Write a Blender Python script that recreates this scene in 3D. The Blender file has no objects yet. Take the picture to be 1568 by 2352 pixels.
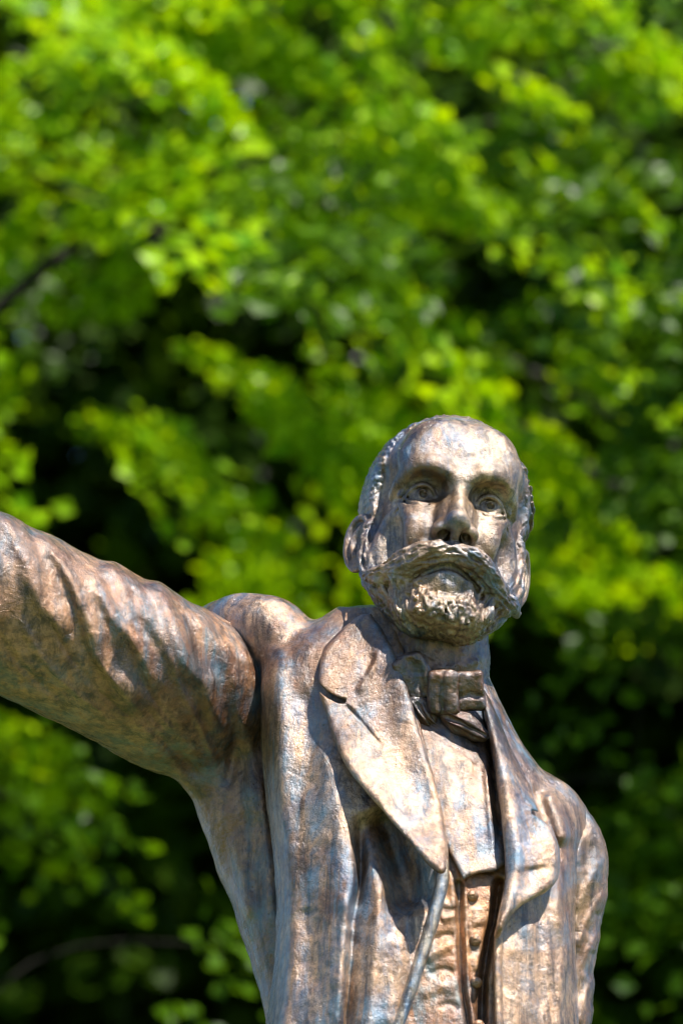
import bpy, math, random, time
import numpy as np
import openvdb
from mathutils import Vector, Matrix

T0 = time.time()
SC = bpy.context.scene
COL = SC.collection
R = math.radians

# ------------------------------------------------------------------ camera, sky, sun, exposure
PITCH = R(20.0)
FOCAL = 150.0
DIST = 7.28                      # metres from the lens to the head of the statue
EYE = Vector((0.0, 0.0, 1.6))
FWD = Vector((0.0, math.cos(PITCH), math.sin(PITCH)))
UPV = Vector((0.0, -math.sin(PITCH), math.cos(PITCH)))

cam_data = bpy.data.cameras.new('camera')
cam = bpy.data.objects.new('camera', cam_data)
COL.objects.link(cam)
cam.location = EYE
cam.rotation_euler = (math.pi / 2 + PITCH, 0, 0)
cam_data.sensor_fit = 'VERTICAL'
cam_data.sensor_height = 36.0
cam_data.lens = FOCAL
cam_data.clip_end = 2000.0
cam_data.dof.use_dof = True
cam_data.dof.focus_distance = DIST - 0.17
cam_data.dof.aperture_fstop = 3.3
SC.camera = cam

SUN_AZ, SUN_EL = R(40.0), R(57.0)     # azimuth to the right of straight behind the camera
to_sun = Vector((math.sin(SUN_AZ) * math.cos(SUN_EL), -math.cos(SUN_AZ) * math.cos(SUN_EL), math.sin(SUN_EL)))
world = bpy.data.worlds.new('World')
SC.world = world
world.use_nodes = True
wn = world.node_tree
sky = wn.nodes.new('ShaderNodeTexSky')
sky.sky_type = 'NISHITA'
sky.sun_disc = False
sky.sun_elevation = SUN_EL
sky.sun_rotation = math.atan2(to_sun.x, to_sun.y)
sky.air_density = 1.0
sky.altitude = 1500.0
sky.dust_density = 0.0
sky.ozone_density = 4.0
wn.links.new(sky.outputs[0], wn.nodes['Background'].inputs[0])
wn.nodes['Background'].inputs[1].default_value = 0.09
sun_data = bpy.data.lights.new('sun', 'SUN')
sun_data.energy = 5.0
sun_data.angle = R(0.53)
sun_data.color = (1.0, 0.955, 0.88)
sun = bpy.data.objects.new('sun', sun_data)
COL.objects.link(sun)
sun.rotation_euler = to_sun.to_track_quat('Z', 'Y').to_euler()
sun.location = (6, -6, 12)
SC.view_settings.view_transform = 'Standard'
SC.view_settings.look = 'None'
SC.view_settings.exposure = 1.0
SC.view_settings.gamma = 1.0
SC.view_settings.use_curve_mapping = False
SC.cycles.use_denoising = True
SC.cycles.filter_width = 1.1
SC.cycles.max_bounces = 8
SC.cycles.transparent_max_bounces = 8

# ------------------------------------------------------------------ helpers
def tag(o, label=None, cat=None, group=None, kind=None):
    if label: o['label'] = label
    if cat: o['category'] = cat
    if group: o['group'] = group
    if kind: o['kind'] = kind
    return o

def mesh_obj(name, verts, faces, mat, parent=None, smooth=True, normals=None):
    me = bpy.data.meshes.new(name)
    verts = np.asarray(verts, np.float32)
    faces = np.asarray(faces, np.int32)
    n, k = faces.shape
    me.vertices.add(len(verts))
    me.vertices.foreach_set('co', verts.ravel())
    me.loops.add(n * k)
    me.loops.foreach_set('vertex_index', faces.ravel())
    me.polygons.add(n)
    me.polygons.foreach_set('loop_start', np.arange(0, n * k, k, dtype=np.int32))
    me.polygons.foreach_set('loop_total', np.full(n, k, np.int32))
    me.polygons.foreach_set('use_smooth', np.full(n, smooth, bool))
    me.update(calc_edges=True)
    me.validate()
    if normals is not None:
        me.normals_split_custom_set_from_vertices(normals.astype(np.float32))
    me.materials.append(mat)
    o = bpy.data.objects.new(name, me)
    COL.objects.link(o)
    if parent is not None:
        o.parent = parent
    return o

def empty(name, loc):
    o = bpy.data.objects.new(name, None)
    COL.objects.link(o)
    o.location = loc
    o.empty_display_size = 0.2
    return o

# ---- numpy value noise
def _hash(ix, iy, iz, seed):
    h = (ix * 374761393 + iy * 668265263 + iz * 2147483647 + seed * 1274126177) & 0xffffffff
    h = ((h ^ (h >> 13)) * 1274126177) & 0xffffffff
    h = ((h ^ (h >> 16)) * 2246822519) & 0xffffffff
    return ((h ^ (h >> 15)) & 0xffffff).astype(np.float32) / float(0xffffff) * 2 - 1

def vnoise(p, seed=0):
    i = np.floor(p).astype(np.int64)
    f = (p - i).astype(np.float32)
    f = f * f * (3 - 2 * f)
    out = 0
    for dx in (0, 1):
        wx = f[:, 0] if dx else 1 - f[:, 0]
        for dy in (0, 1):
            wy = f[:, 1] if dy else 1 - f[:, 1]
            for dz in (0, 1):
                wz = f[:, 2] if dz else 1 - f[:, 2]
                out = out + wx * wy * wz * _hash(i[:, 0] + dx, i[:, 1] + dy, i[:, 2] + dz, seed)
    return out

def fbm(p, octaves=3, seed=0):
    a, s, o = 1.0, 0.0, 0
    for k in range(octaves):
        o = o + a * vnoise(p * (2 ** k), seed + 17 * k)
        s += a
        a *= 0.5
    return o / s

# ---- signed distance sculpting on a grid
def smin(a, b, k):
    if k <= 0: return np.minimum(a, b)
    h = np.maximum(k - np.abs(a - b), 0) / k
    return np.minimum(a, b) - h * h * k * 0.25

def smax(a, b, k):
    return -smin(-a, -b, k)

def spline(pts, n=6):
    """Catmull-Rom through points (any dimension)."""
    p = np.asarray(pts, float)
    if len(p) < 3: return p
    p = np.vstack([2 * p[0] - p[1], p, 2 * p[-1] - p[-2]])
    out = []
    for i in range(1, len(p) - 2):
        for t in np.linspace(0, 1, n, endpoint=False):
            a, b, c, d = p[i - 1], p[i], p[i + 1], p[i + 2]
            out.append(0.5 * (2 * b + (c - a) * t + (2 * a - 5 * b + 4 * c - d) * t * t + (3 * b - a - 3 * c + d) * t ** 3))
    out.append(p[-2])
    return np.array(out)

class Field:
    def __init__(self, lo, hi, h):
        self.lo = np.array(lo, float)
        self.h = float(h)
        self.n = np.ceil((np.array(hi) - self.lo) / h).astype(int) + 1
        self.v = np.full(self.n, 400.0, np.float32)
        self.lab = np.zeros(self.n, np.int8)
        self.ax = [(self.lo[i] + h * np.arange(self.n[i])).astype(np.float32) for i in range(3)]

    def box(self, lo, hi):
        a = np.clip(np.floor((np.array(lo) - self.lo) / self.h).astype(int), 0, self.n)
        b = np.clip(np.ceil((np.array(hi) - self.lo) / self.h).astype(int) + 1, 0, self.n)
        s = tuple(slice(x, y) for x, y in zip(a, b))
        g = (self.ax[0][s[0]][:, None, None], self.ax[1][s[1]][None, :, None], self.ax[2][s[2]][None, None, :])
        return s, g

    def _put(self, s, d, k, op, label):
        if d.size == 0: return
        cur = self.v[s]
        if op == 'add':
            if label is not None:
                m = d < cur
                self.lab[s][m] = label
            self.v[s] = smin(cur, d, k)
        else:
            self.v[s] = smax(cur, -d, k)

    def ell(self, c, r, k=0.0, op='add', label=None, rot=None):
        c = np.array(c, float); r = np.array(r, float)
        m = (max(r) if rot is not None else r) + k + 3 * self.h
        s, (x, y, z) = self.box(c - m, c + m)
        x, y, z = x - c[0], y - c[1], z - c[2]
        if rot is not None:
            q = np.array(rot, np.float32)          # rows are the local axes
            x, y, z = (q[0][0] * x + q[0][1] * y + q[0][2] * z, q[1][0] * x + q[1][1] * y + q[1][2] * z,
                       q[2][0] * x + q[2][1] * y + q[2][2] * z)
        k0 = np.sqrt((x / r[0]) ** 2 + (y / r[1]) ** 2 + (z / r[2]) ** 2)
        k1 = np.sqrt((x / r[0] ** 2) ** 2 + (y / r[1] ** 2) ** 2 + (z / r[2] ** 2) ** 2) + 1e-6
        self._put(s, k0 * (k0 - 1) / k1, k, op, label)

    def tube(self, pts, r=None, k=0.0, op='add', label=None, smooth=5):
        """pts: rows x,y,z[,radius]"""
        p = np.asarray(pts, float)
        if p.shape[1] == 3:
            p = np.hstack([p, np.full((len(p), 1), r, float)])
        if smooth and len(p) > 2: p = spline(p, smooth)
        m = p[:, 3].max() + k + 3 * self.h
        s, (x, y, z) = self.box(p[:, :3].min(0) - m, p[:, :3].max(0) + m)
        d = None
        for a, b in zip(p[:-1], p[1:]):
            ab = b[:3] - a[:3]
            L = float(ab @ ab) + 1e-9
            t = np.clip(((x - a[0]) * ab[0] + (y - a[1]) * ab[1] + (z - a[2]) * ab[2]) / L, 0, 1).astype(np.float32)
            e = np.sqrt((x - a[0] - t * ab[0]) ** 2 + (y - a[1] - t * ab[1]) ** 2 + (z - a[2] - t * ab[2]) ** 2)
            e = e - (a[3] + t * (b[3] - a[3]))
            d = e if d is None else np.minimum(d, e)
        if d is None: return
        self._put(s, d.astype(np.float32), k, op, label)

    def rbox(self, c, half, rad, k=0.0, op='add', rot=((1, 0, 0), (0, 1, 0), (0, 0, 1))):
        c = np.array(c, float); q = np.array(rot, float); m = float(np.linalg.norm(half)) + rad + k + 3 * self.h
        s, (x, y, z) = self.box(c - m, c + m)
        x, y, z = x - c[0], y - c[1], z - c[2]
        e = [np.abs(q[i][0] * x + q[i][1] * y + q[i][2] * z) - half[i] for i in range(3)]
        d = np.sqrt(sum(np.maximum(v, 0) ** 2 for v in e)) + np.minimum(np.maximum(np.maximum(e[0], e[1]), e[2]), 0) - rad
        self._put(s, d.astype(np.float32), k, op, None)

    def sample(self, p, arr=None):
        arr = self.v if arr is None else arr
        q = (np.asarray(p, float) - self.lo) / self.h
        q = np.clip(q, 0, self.n - 1.001)
        i = q.astype(int); f = q - i
        o = 0
        for a in (0, 1):
            for b in (0, 1):
                for c in (0, 1):
                    w = (f[:, 0] if a else 1 - f[:, 0]) * (f[:, 1] if b else 1 - f[:, 1]) * (f[:, 2] if c else 1 - f[:, 2])
                    o = o + w * arr[i[:, 0] + a, i[:, 1] + b, i[:, 2] + c]
        return o

    def normal(self, p):
        e = self.h
        g = np.stack([self.sample(p + np.eye(3)[i] * e) - self.sample(p - np.eye(3)[i] * e) for i in range(3)], 1)
        return g / (np.linalg.norm(g, axis=1, keepdims=True) + 1e-9)

    def front(self, xy):
        """z of the first surface met from +z at each (x, y)."""
        out = []
        zs = self.ax[2][::-1]
        for x, y in xy:
            v = self.sample(np.stack([np.full(len(zs), x), np.full(len(zs), y), zs], 1))
            w = np.nonzero(v < 0)[0]
            out.append(float(zs[w[0]]) if len(w) else np.nan)
        return np.array(out)

    def mesh(self):
        b = 4 * self.h
        a = np.clip(self.v, -b, b).astype(np.float32)
        for ax in range(3):                       # close the surface at the grid border
            sl = [slice(None)] * 3
            for e in (0, -1):
                sl[ax] = e
                a[tuple(sl)] = b
        g = openvdb.FloatGrid(b)
        g.copyFromArray(a)
        p, q = g.convertToQuads(isovalue=0.0)[:2]
        p = p.astype(np.float64) * self.h + self.lo
        return p, q.astype(np.int64)

def vert_normals(p, q):
    n = np.cross(p[q[:, 2]] - p[q[:, 0]], p[q[:, 3]] - p[q[:, 1]])
    o = np.zeros_like(p)
    for i in range(4):
        np.add.at(o, q[:, i], n)
    return o / (np.linalg.norm(o, axis=1, keepdims=True) + 1e-12)

# ---- relief painted as geometry: ridges, grooves and steps along lines, as a 2-D height map
def poly_dist(px, py, pts, n=6, closed=False):
    p = spline(pts, n) if n else np.asarray(pts, float)
    if closed: p = np.vstack([p, p[:1]])
    best = np.full(np.broadcast(px, py).shape, 1e9, np.float32)
    side = np.zeros_like(best); tt = np.zeros_like(best)
    N = len(p) - 1
    for i in range(N):
        a, b = p[i][:2], p[i + 1][:2]
        ab = b - a
        L = ab @ ab + 1e-9
        t = np.clip(((px - a[0]) * ab[0] + (py - a[1]) * ab[1]) / L, 0, 1)
        dx, dy = px - a[0] - t * ab[0], py - a[1] - t * ab[1]
        d = dx * dx + dy * dy
        m = d < best
        best = np.where(m, d, best)
        side = np.where(m, np.sign(ab[0] * dy - ab[1] * dx), side)
        tt = np.where(m, (i + t) / N, tt)
    return np.sqrt(best), side, tt

def poly_sdf(px, py, pts, n=0):
    p = spline(np.vstack([pts, pts[:1]]), n)[:-1] if n else np.asarray(pts, float)
    d = poly_dist(px, py, p, 0, True)[0]
    inside = np.zeros(d.shape, bool)
    for a, b in zip(p, np.roll(p, -1, 0)):
        c = ((a[1] > py) != (b[1] > py)) & (px < (b[0] - a[0]) * (py - a[1]) / (b[1] - a[1] + 1e-12) + a[0])
        inside ^= c
    return np.where(inside, -d, d).astype(np.float32)

def relief(px, py, strokes):
    """strokes: (points, width, height[, kind]); kind g = round ridge, s = step (height on the right-hand side when walking in the picture), ends fade."""
    out = np.zeros(np.broadcast(px, py).shape, np.float32)
    for st in strokes:
        pts, w, h = st[:3]
        kind = st[3] if len(st) > 3 else 'g'
        d, sd, t = poly_dist(px, py, pts)
        fade = np.clip(np.minimum(t, 1 - t) * 5, 0, 1)
        fade = fade * fade * (3 - 2 * fade)
        if kind == 'g':
            out += h * np.exp(-(d / w) ** 2) * fade
        elif kind == 'G':
            out += h * np.exp(-(d / w) ** 2)
        elif kind == 's':                    # asymmetric ridge: steep on the left side, long slope on the right
            e = np.where(sd > 0, d / w, d / (0.75 * w))
            out += h * np.exp(-e ** 2) * fade
        elif kind == 'S':
            e = np.where(sd < 0, d / w, d / (0.75 * w))
            out += h * np.exp(-e ** 2) * fade
    return out

# ---- statue space: photograph-scale units (1568 wide) at the statue's distance, z towards the camera
U = 2 * DIST * math.tan(math.atan(18.0 / FOCAL)) / 2352.0      # metres per unit
DU = DIST / U
def to_world(p):
    """(column, -row, z) in statue units -> world metres"""
    p = np.asarray(p, float)
    f = (DU - p[:, 2]) / DU
    X = (p[:, 0] - 784) * f * U
    Y = (1176 + p[:, 1]) * f * U
    Z = (DU - p[:, 2]) * U
    w = np.outer(X, (1, 0, 0)) + np.outer(Y, UPV) + np.outer(Z, FWD)
    return w + np.array(EYE)

BASE = Vector(to_world(np.array([[985.0, -1700.0, 60.0]]))[0])
FOOT_Z = BASE.z - 2.33
BASE.z = FOOT_Z

# ------------------------------------------------------------------ weathered bronze
def bronze_material(name, tint=(1, 1, 1), rough=0.0):
    m = bpy.data.materials.new(name)
    m.use_nodes = True
    nt = m.node_tree
    N, L = nt.nodes, nt.links
    b = N['Principled BSDF']
    tc = N.new('ShaderNodeTexCoord')
    def noise(scale, detail=5, rgh=0.6, vec=None, dist=0.0):
        n = N.new('ShaderNodeTexNoise')
        n.inputs['Scale'].default_value = scale
        n.inputs['Detail'].default_value = detail
        n.inputs['Roughness'].default_value = rgh
        n.inputs['Distortion'].default_value = dist
        L.new(vec if vec is not None else tc.outputs['Object'], n.inputs['Vector'])
        return n.outputs['Fac']
    def ramp(fac, *stops):
        r = N.new('ShaderNodeValToRGB')
        e = r.color_ramp.elements
        while len(e) < len(stops): e.new(0.5)
        for q, (pos, col) in zip(e, stops):
            q.position = pos
            q.color = (*col, 1) if len(col) == 3 else col
        L.new(fac, r.inputs[0])
        return r.outputs[0]
    def mix(fac, a, c, mode='MIX'):
        x = N.new('ShaderNodeMix')
        x.data_type = 'RGBA'
        x.blend_type = mode
        if isinstance(fac, float): x.inputs[0].default_value = fac
        else: L.new(fac, x.inputs[0])
        for i, v in ((6, a), (7, c)):
            if isinstance(v, tuple): x.inputs[i].default_value = (*v, 1)
            else: L.new(v, x.inputs[i])
        return x.outputs[2]
    def math_(op, a, c):
        x = N.new('ShaderNodeMath')
        x.operation = op
        for i, v in ((0, a), (1, c)):
            if isinstance(v, (int, float)): x.inputs[i].default_value = v
            else: L.new(v, x.inputs[i])
        return x.outputs[0]
    # rain streaks run down the statue
    mp = N.new('ShaderNodeMapping')
    mp.inputs['Scale'].default_value = (1.0, 1.0, 0.14)
    L.new(tc.outputs['Object'], mp.inputs[0])
    streak = noise(40, 6, 0.68, mp.outputs[0], 0.5)
    blot = noise(4.2, 7, 0.66, None, 0.6)
    fine = noise(75, 6, 0.72)
    base = ramp(blot, (0.32, (0.034, 0.018, 0.010)), (0.43, (0.17, 0.083, 0.040)), (0.54, (0.36, 0.228, 0.138)), (0.70, (0.26, 0.12, 0.040)))
    k = ramp(streak, (0.38, (0.22, 0.21, 0.20)), (0.49, (1, 1, 1)), (0.64, (1.45, 1.38, 1.3)))
    base = mix(0.9, base, k, 'MULTIPLY')
    f2 = ramp(fine, (0.38, (0.40, 0.40, 0.40)), (0.56, (1.15, 1.15, 1.15)))
    base = mix(0.85, base, f2, 'MULTIPLY')
    big = ramp(noise(1.8, 3, 0.5), (0.38, (0.62, 0.59, 0.56)), (0.56, (1.15, 1.13, 1.10)))
    base = mix(1.0, base, big, 'MULTIPLY')
    # blue-grey patina in drips, its blue also painting in reflected sky
    pat_sky = math_('MULTIPLY', ramp(noise(3.6, 7, 0.7, None, 1.0), (0.43, (0, 0, 0)), (0.58, (1, 1, 1))),
                ramp(noise(30, 6, 0.7, mp.outputs[0], 0.6), (0.41, (0.0, 0.0, 0.0)), (0.56, (1, 1, 1))))
    pat_sky = math_('MULTIPLY', pat_sky, 0.62)
    base = mix(pat_sky, base, ramp(noise(20, 4), (0.4, (0.03, 0.13, 0.25)), (0.62, (0.12, 0.28, 0.40))))
    # ochre runs
    och = ramp(noise(11, 6, 0.68, mp.outputs[0], 0.5), (0.54, (0, 0, 0)), (0.70, (0.75, 0.75, 0.75)))
    base = mix(och, base, (0.26, 0.115, 0.03))
    if tint != (1, 1, 1):
        base = mix(1.0, base, tint, 'MULTIPLY')
    L.new(base, b.inputs['Base Color'])
    b.inputs['Metallic'].default_value = 0.42
    rg = ramp(noise(42, 5, 0.7), (0.3, (0.30 + rough,) * 3), (0.7, (0.54 + rough,) * 3))
    L.new(rg, b.inputs['Roughness'])
    b.inputs['Specular IOR Level'].default_value = 0.5
    b.inputs['Coat Weight'].default_value = 0.9        # conservator's wax
    b.inputs['Coat IOR'].default_value = 1.65
    cr = ramp(noise(70, 4, 0.7), (0.35, (0.09,) * 3), (0.7, (0.23,) * 3))
    L.new(cr, b.inputs['Coat Roughness'])
    # cast surface: pits, tool marks, clay thumb marks
    b1 = N.new('ShaderNodeBump'); b1.inputs['Strength'].default_value = 0.6; b1.inputs['Distance'].default_value = 0.0065
    L.new(noise(38, 6, 0.68, None, 0.3), b1.inputs['Height'])
    vo = N.new('ShaderNodeTexVoronoi'); vo.inputs['Scale'].default_value = 95
    L.new(tc.outputs['Object'], vo.inputs['Vector'])
    pit = ramp(vo.outputs['Distance'], (0.0, (0, 0, 0)), (0.16, (1, 1, 1)))
    gate = ramp(noise(22, 3), (0.5, (0, 0, 0)), (0.6, (1, 1, 1)))
    b2 = N.new('ShaderNodeBump'); b2.inputs['Distance'].default_value = 0.003
    L.new(math_('MULTIPLY', gate, 0.9), b2.inputs['Strength'])
    L.new(pit, b2.inputs['Height']); L.new(b1.outputs[0], b2.inputs['Normal'])
    b3 = N.new('ShaderNodeBump'); b3.inputs['Strength'].default_value = 0.7; b3.inputs['Distance'].default_value = 0.0024
    L.new(noise(190, 5, 0.75), b3.inputs['Height']); L.new(b2.outputs[0], b3.inputs['Normal'])
    L.new(b3.outputs[0], b.inputs['Normal'])
    L.new(b3.outputs[0], b.inputs['Coat Normal'])
    return m

BRONZE = bronze_material('weathered_bronze')
BRONZE_BLUE = bronze_material('sky_tinted_bronze', (0.74, 0.96, 1.12))  # for the turned coat edge: blue of reflected sky put into the colour
BRONZE_HEAD = bronze_material('grey_patina_bronze', (0.80, 0.92, 1.02))
BRONZE_OCHRE = bronze_material('ochre_bronze', (1.08, 0.88, 0.66))
BRONZE_DARK = bronze_material('dark_brown_bronze', (0.66, 0.56, 0.50))
BRONZE_SLEEVE = bronze_material('red_brown_bronze', (0.92, 0.80, 0.70))

statue = empty('bronze_statue', BASE)
tag(statue, 'weathered bronze statue of a bearded man in a coat stretching out one arm', 'statue')
BASE_V = np.array(BASE)

def solid(name, fld, parent, warp=None, lump=(0, 40), seed=1, mapper=None, mat=None):
    """mesh of a field -> object under parent; lump = (amplitude, size) of the modelled clay surface"""
    p, q = fld.mesh()
    if lump[0]:
        n = vert_normals(p, q)
        if np.mean(np.sum(n * fld.normal(p), 1)) < 0:
            q = q[:, ::-1]; n = -n
        a = fbm(p / lump[1], 3, seed)
        p = p + n * (lump[0] * a)[:, None]
    w = to_world(mapper(p) if mapper else p) - BASE_V
    n = vert_normals(w, q)
    return mesh_obj(name, w, q, mat or BRONZE, parent, True, n)

# ------------------------------------------------------------------ head (local axes: x to the picture's right, y up, z out of the face)
HP, HY, HR = R(26), R(6), R(10)
HEAD_O = np.array([1014.0, -1262.0, 0.0])
def head_map(p):
    p = np.asarray(p, float)
    x, y, z = p[:, 0] * 0.955, p[:, 1], p[:, 2]
    y1 = y * math.cos(HP) + z * math.sin(HP)
    z1 = -y * math.sin(HP) + z * math.cos(HP)
    x2 = x * math.cos(HY) + z1 * math.sin(HY)
    z2 = -x * math.sin(HY) + z1 * math.cos(HY)
    X = x2 * math.cos(HR) + y1 * math.sin(HR)
    Y = -x2 * math.sin(HR) + y1 * math.cos(HR)
    return np.stack([X, Y, z2], 1) + HEAD_O

H = Field((-262, -440, -290), (262, 350, 300), 2.7)
rng = np.random.default_rng(5)
# skull, face block, jaw, neck
H.ell((7, 118, -30), (190, 207, 222))
H.ell((0, 128, 50), (163, 165, 152), 30)
H.ell((0, 5, 62), (146, 175, 125), 40)
H.ell((0, -130, 50), (132, 112, 128), 40)
H.tube([(0, -120, -50, 122), (0, -250, -60, 116), (0, -400, -75, 122)], k=30)
for s in (-1, 1):
    H.ell((s * 62, 190, 140), (66, 55, 46), 45)              # frontal bosses
    H.ell((s * 104, 2, 108), (46, 34, 52), 34)               # cheekbones
    H.ell((s * 84, -44, 138), (54, 58, 52), 34)              # cheeks
    H.ell((s * 184, 95, 100), (42, 60, 55), 44, 'sub')        # temples
    H.ell((s * 140, -70, 70), (40, 70, 60), 40)                # side of the cheek
    H.ell((s * 150, -60, 134), (36, 62, 30), 44, 'sub')      # hollow under the cheekbone
    H.tube([(s * 16, 88, 202, 12), (s * 52, 107, 206, 18), (s * 98, 109, 188, 18), (s * 138, 84, 142, 12), (s * 150, 60, 108, 6)], k=32)
    H.ell((s * 70, 142, 158), (78, 44, 36), 40)
H.ell((0, 92, 186), (30, 30, 20), 24)
# eye sockets and eyes
for s in (-1, 1):
    H.ell((s * 84, 58, 192), (50, 36, 42), 10, 'sub')
    H.ell((s * 118, 44, 168), (24, 20, 24), 18, 'sub')
    H.ell((s * 46, 50, 196), (17, 25, 24), 16, 'sub')
    lb = 7 if s < 0 else 8
    c = np.array((s * 84.0, 48, 133)); re = 37.0
    H.ell(c, (re, re, re), 4, 'add', lb)
    up = [(s * 47, 42, 157, 4), (s * 60, 64, 166, 5), (s * 82, 72, 170, 6), (s * 105, 63, 162, 6), (s * 123, 41, 147, 5)]
    lo = [(s * 47, 42, 157, 4), (s * 64, 29, 165, 4.5), (s * 86, 24, 168, 5), (s * 108, 30, 158, 5), (s * 123, 41, 147, 5)]
    H.tube(up, k=4, label=0)
    H.tube(lo, k=4, label=0)
    H.tube([(s * 56, 80, 160, 3.5), (s * 80, 89, 163, 5), (s * 108, 80, 154, 5), (s * 132, 52, 135, 4.5)], k=9, label=0)
    H.tube([(s * 56, 16, 168, 4), (s * 84, 7, 172, 8), (s * 114, 14, 156, 6), (s * 128, 28, 142, 4)], k=12, label=0)
    H.tube([(s * 58, 21, 173, 2.4), (s * 86, 16, 178, 3), (s * 116, 22, 160, 2.4)], k=6, op='sub')
    for j in range(3):                                                # crow's feet
        H.tube([(s * (116 + 3 * j), 40 - 9 * j, 150 - 4 * j, 2.5), (s * 156, 44 - 22 * j, 110, 1.5)], k=6, op='sub', smooth=0)
    g = np.array((-s * 0.04 + 0.03, 0.10, 0.99)); g /= np.linalg.norm(g)       # gaze
    e1 = np.cross((0, 1, 0), g); e1 /= np.linalg.norm(e1); e2 = np.cross(g, e1)
    ring = [c + g * 33.5 + 15.5 * (e1 * math.cos(t) + e2 * math.sin(t)) for t in np.linspace(0, 2 * math.pi, 20)]
    H.tube(ring, 3.4, 2.5, 'sub', smooth=0)
    H.ell(c + g * 37, (10.5, 10.5, 15), 2, 'sub')
    H.ell(c + g * 33.5 + e2 * 4.5 + e1 * 3, (3.4, 3.4, 4.5), 2, 'add', lb)
# nose
H.tube([(0, 92, 186, 15), (0, 52, 203, 14), (0, 6, 226, 18), (0, -34, 245, 23)], k=18, label=0)
H.ell((0, -40, 240), (30, 22, 23), 12, label=0)
for s in (-1, 1):
    H.ell((s * 26, -12, 200), (20, 44, 24), 22, label=0)
    H.ell((s * 38, -54, 209), (21, 19, 26), 16, label=0)
    H.ell((s * 27, -77, 222), (15, 17, 18), 6, 'sub')
    H.ell((s * 29, -62, 213), (11, 18, 13), 5, 'sub')
H.tube([(0, -54, 242, 11), (0, -76, 210, 11)], k=8, smooth=0, label=0)
# mouth region
H.ell((0, -118, 150), (78, 58, 54), 30, label=0)
H.tube([(-72, -190, 166, 13), (-38, -170, 188, 23), (0, -163, 195, 26), (38, -170, 188, 23), (72, -190, 166, 13)], k=20, label=0)
for s in (-1, 1):
    H.tube([(s * 58, -48, 204, 3), (s * 80, -78, 188, 5), (s * 104, -108, 162, 4)], k=14, op='sub')
# ---- beard: jaw mass, chin tuft
for s in (-1, 1):
    H.tube([(s * 180, 10, 8, 22), (s * 172, -60, 18, 24), (s * 148, -122, 36, 32), (s * 100, -185, 72, 46), (s * 52, -226, 112, 54)], k=34, label=2)
H.ell((0, -222, 132), (92, 58, 66), 34, label=2)
H.ell((-38, -244, 176), (46, 32, 34), 16, label=2)
H.ell((36, -246, 176), (48, 34, 34), 16, label=2)
for s in (-1, 1):
    # moustache
    tip = (-184, -142, 92) if s < 0 else (190, -166, 76)
    H.tube([(s * 8, -110, 208, 17), (s * 40, -116, 203, 26), (s * 86, -134, 166, 34), (s * 132, -148 - (18 if s > 0 else 0), 122, 31),
            ((s * 132 + tip[0]) / 2 + s * 8, (-146 + tip[1]) / 2 - 6, 106, 21), (*tip, 11)], k=22, label=3)
H.tube([(-92, -180, 168, 5), (-48, -152, 204, 8), (0, -138, 216, 8), (48, -152, 204, 8), (96, -186, 164, 5)], k=8, op='sub')
# ---- hair: a thin cap that starts behind the bald forehead
s_, (x, y, z) = H.box((-262, -120, -290), (262, 350, 200))
c = np.array((7, 116, -34)); r = np.array((204.0, 215.0, 236.0))
k0 = np.sqrt((x / r[0]) ** 2 + ((y - c[1]) / r[1]) ** 2 + ((z - c[2]) / r[2]) ** 2)
cap = (k0 - 1) * 208
edge = z - (50 + 0.20 * (y - 140) + 7 * np.sin(y * 0.045) + 5 * np.sin(x * 0.06))
cap = smax(cap.astype(np.float32), edge.astype(np.float32), 14)
cap = smax(cap, (-(y + 40 + 0.25 * (z + 60)) * np.ones_like(cap)).astype(np.float32), 20)
cap = smax(cap, (-(np.sqrt((np.abs(x) - 215) ** 2 + ((y + 16) / 1.15) ** 2 + (z + 8) ** 2) - 62)).astype(np.float32), 14)   # room for the ears
H._put(s_, cap, 8, 'add', 1)
def on_cap(u, v, out):
    """u: -1..1 across, v: angle back from the hairline"""
    a = u * 1.55
    d = np.array((math.sin(a) * math.cos(v), math.cos(a) * math.cos(v) * 1.0, -math.sin(v)))
    k = 1 / math.sqrt(((d / (r + out)) ** 2).sum())
    return c + d * k
for j in range(150):
    u = rng.uniform(-1.08, 1.08)
    v0 = rng.uniform(-0.42, 0.9)
    if v0 < -0.15 and abs(u) < 0.15 and rng.random() < 0.5: continue
    bend = rng.normal(0, 0.12) + 0.10 * (1 if u > 0 else -1)
    pts = []
    rad = rng.uniform(3.2, 5.5)
    for q in range(5):
        t = q / 4
        pp = on_cap(u + bend * t, v0 + t * 0.6, -2.0 + 1.5 * math.sin(t * 3.1))
        pts.append((*pp, rad * (0.35 + math.sin(math.pi * (0.12 + 0.8 * t)) * 0.75)))
    if pts[0][2] > 58 + 0.20 * (pts[0][1] - 140): continue
    H.tube(pts, k=6, label=1, smooth=3)
# side whiskers and curls
def front_strands(n, seed, curve, rad, label, lift=1.5, k=5, length=0.5, spread=9.0):
    """short locks laid on the present surface along a guide curve (local x,y,z rows)"""
    rg = np.random.default_rng(seed)
    a = spline(curve, 10)
    for j in range(n):
        i0 = rg.uniform(0, 1 - length) * (len(a) - 1)
        off = rg.normal(0, spread, 3)
        pts = []
        for q in range(5):
            f = i0 + q / 4 * length * (len(a) - 1) * rg.uniform(0.85, 1.0)
            i = int(min(f, len(a) - 2)); t = f - i
            pts.append(a[i] * (1 - t) + a[i + 1] * t + off + rg.normal(0, 1.6, 3))
        pts = np.array(pts)
        for it in range(3):
            d = H.sample(pts); nn = H.normal(pts)
            pts = pts - nn * np.clip(d - lift, -20, 20)[:, None]
        rr = rad * rg.uniform(0.6, 1.25) * np.array((0.5, 0.95, 1.0, 0.8, 0.35))
        H.tube(np.hstack([pts, rr[:, None]]), k=k, label=label, smooth=3)
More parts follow.
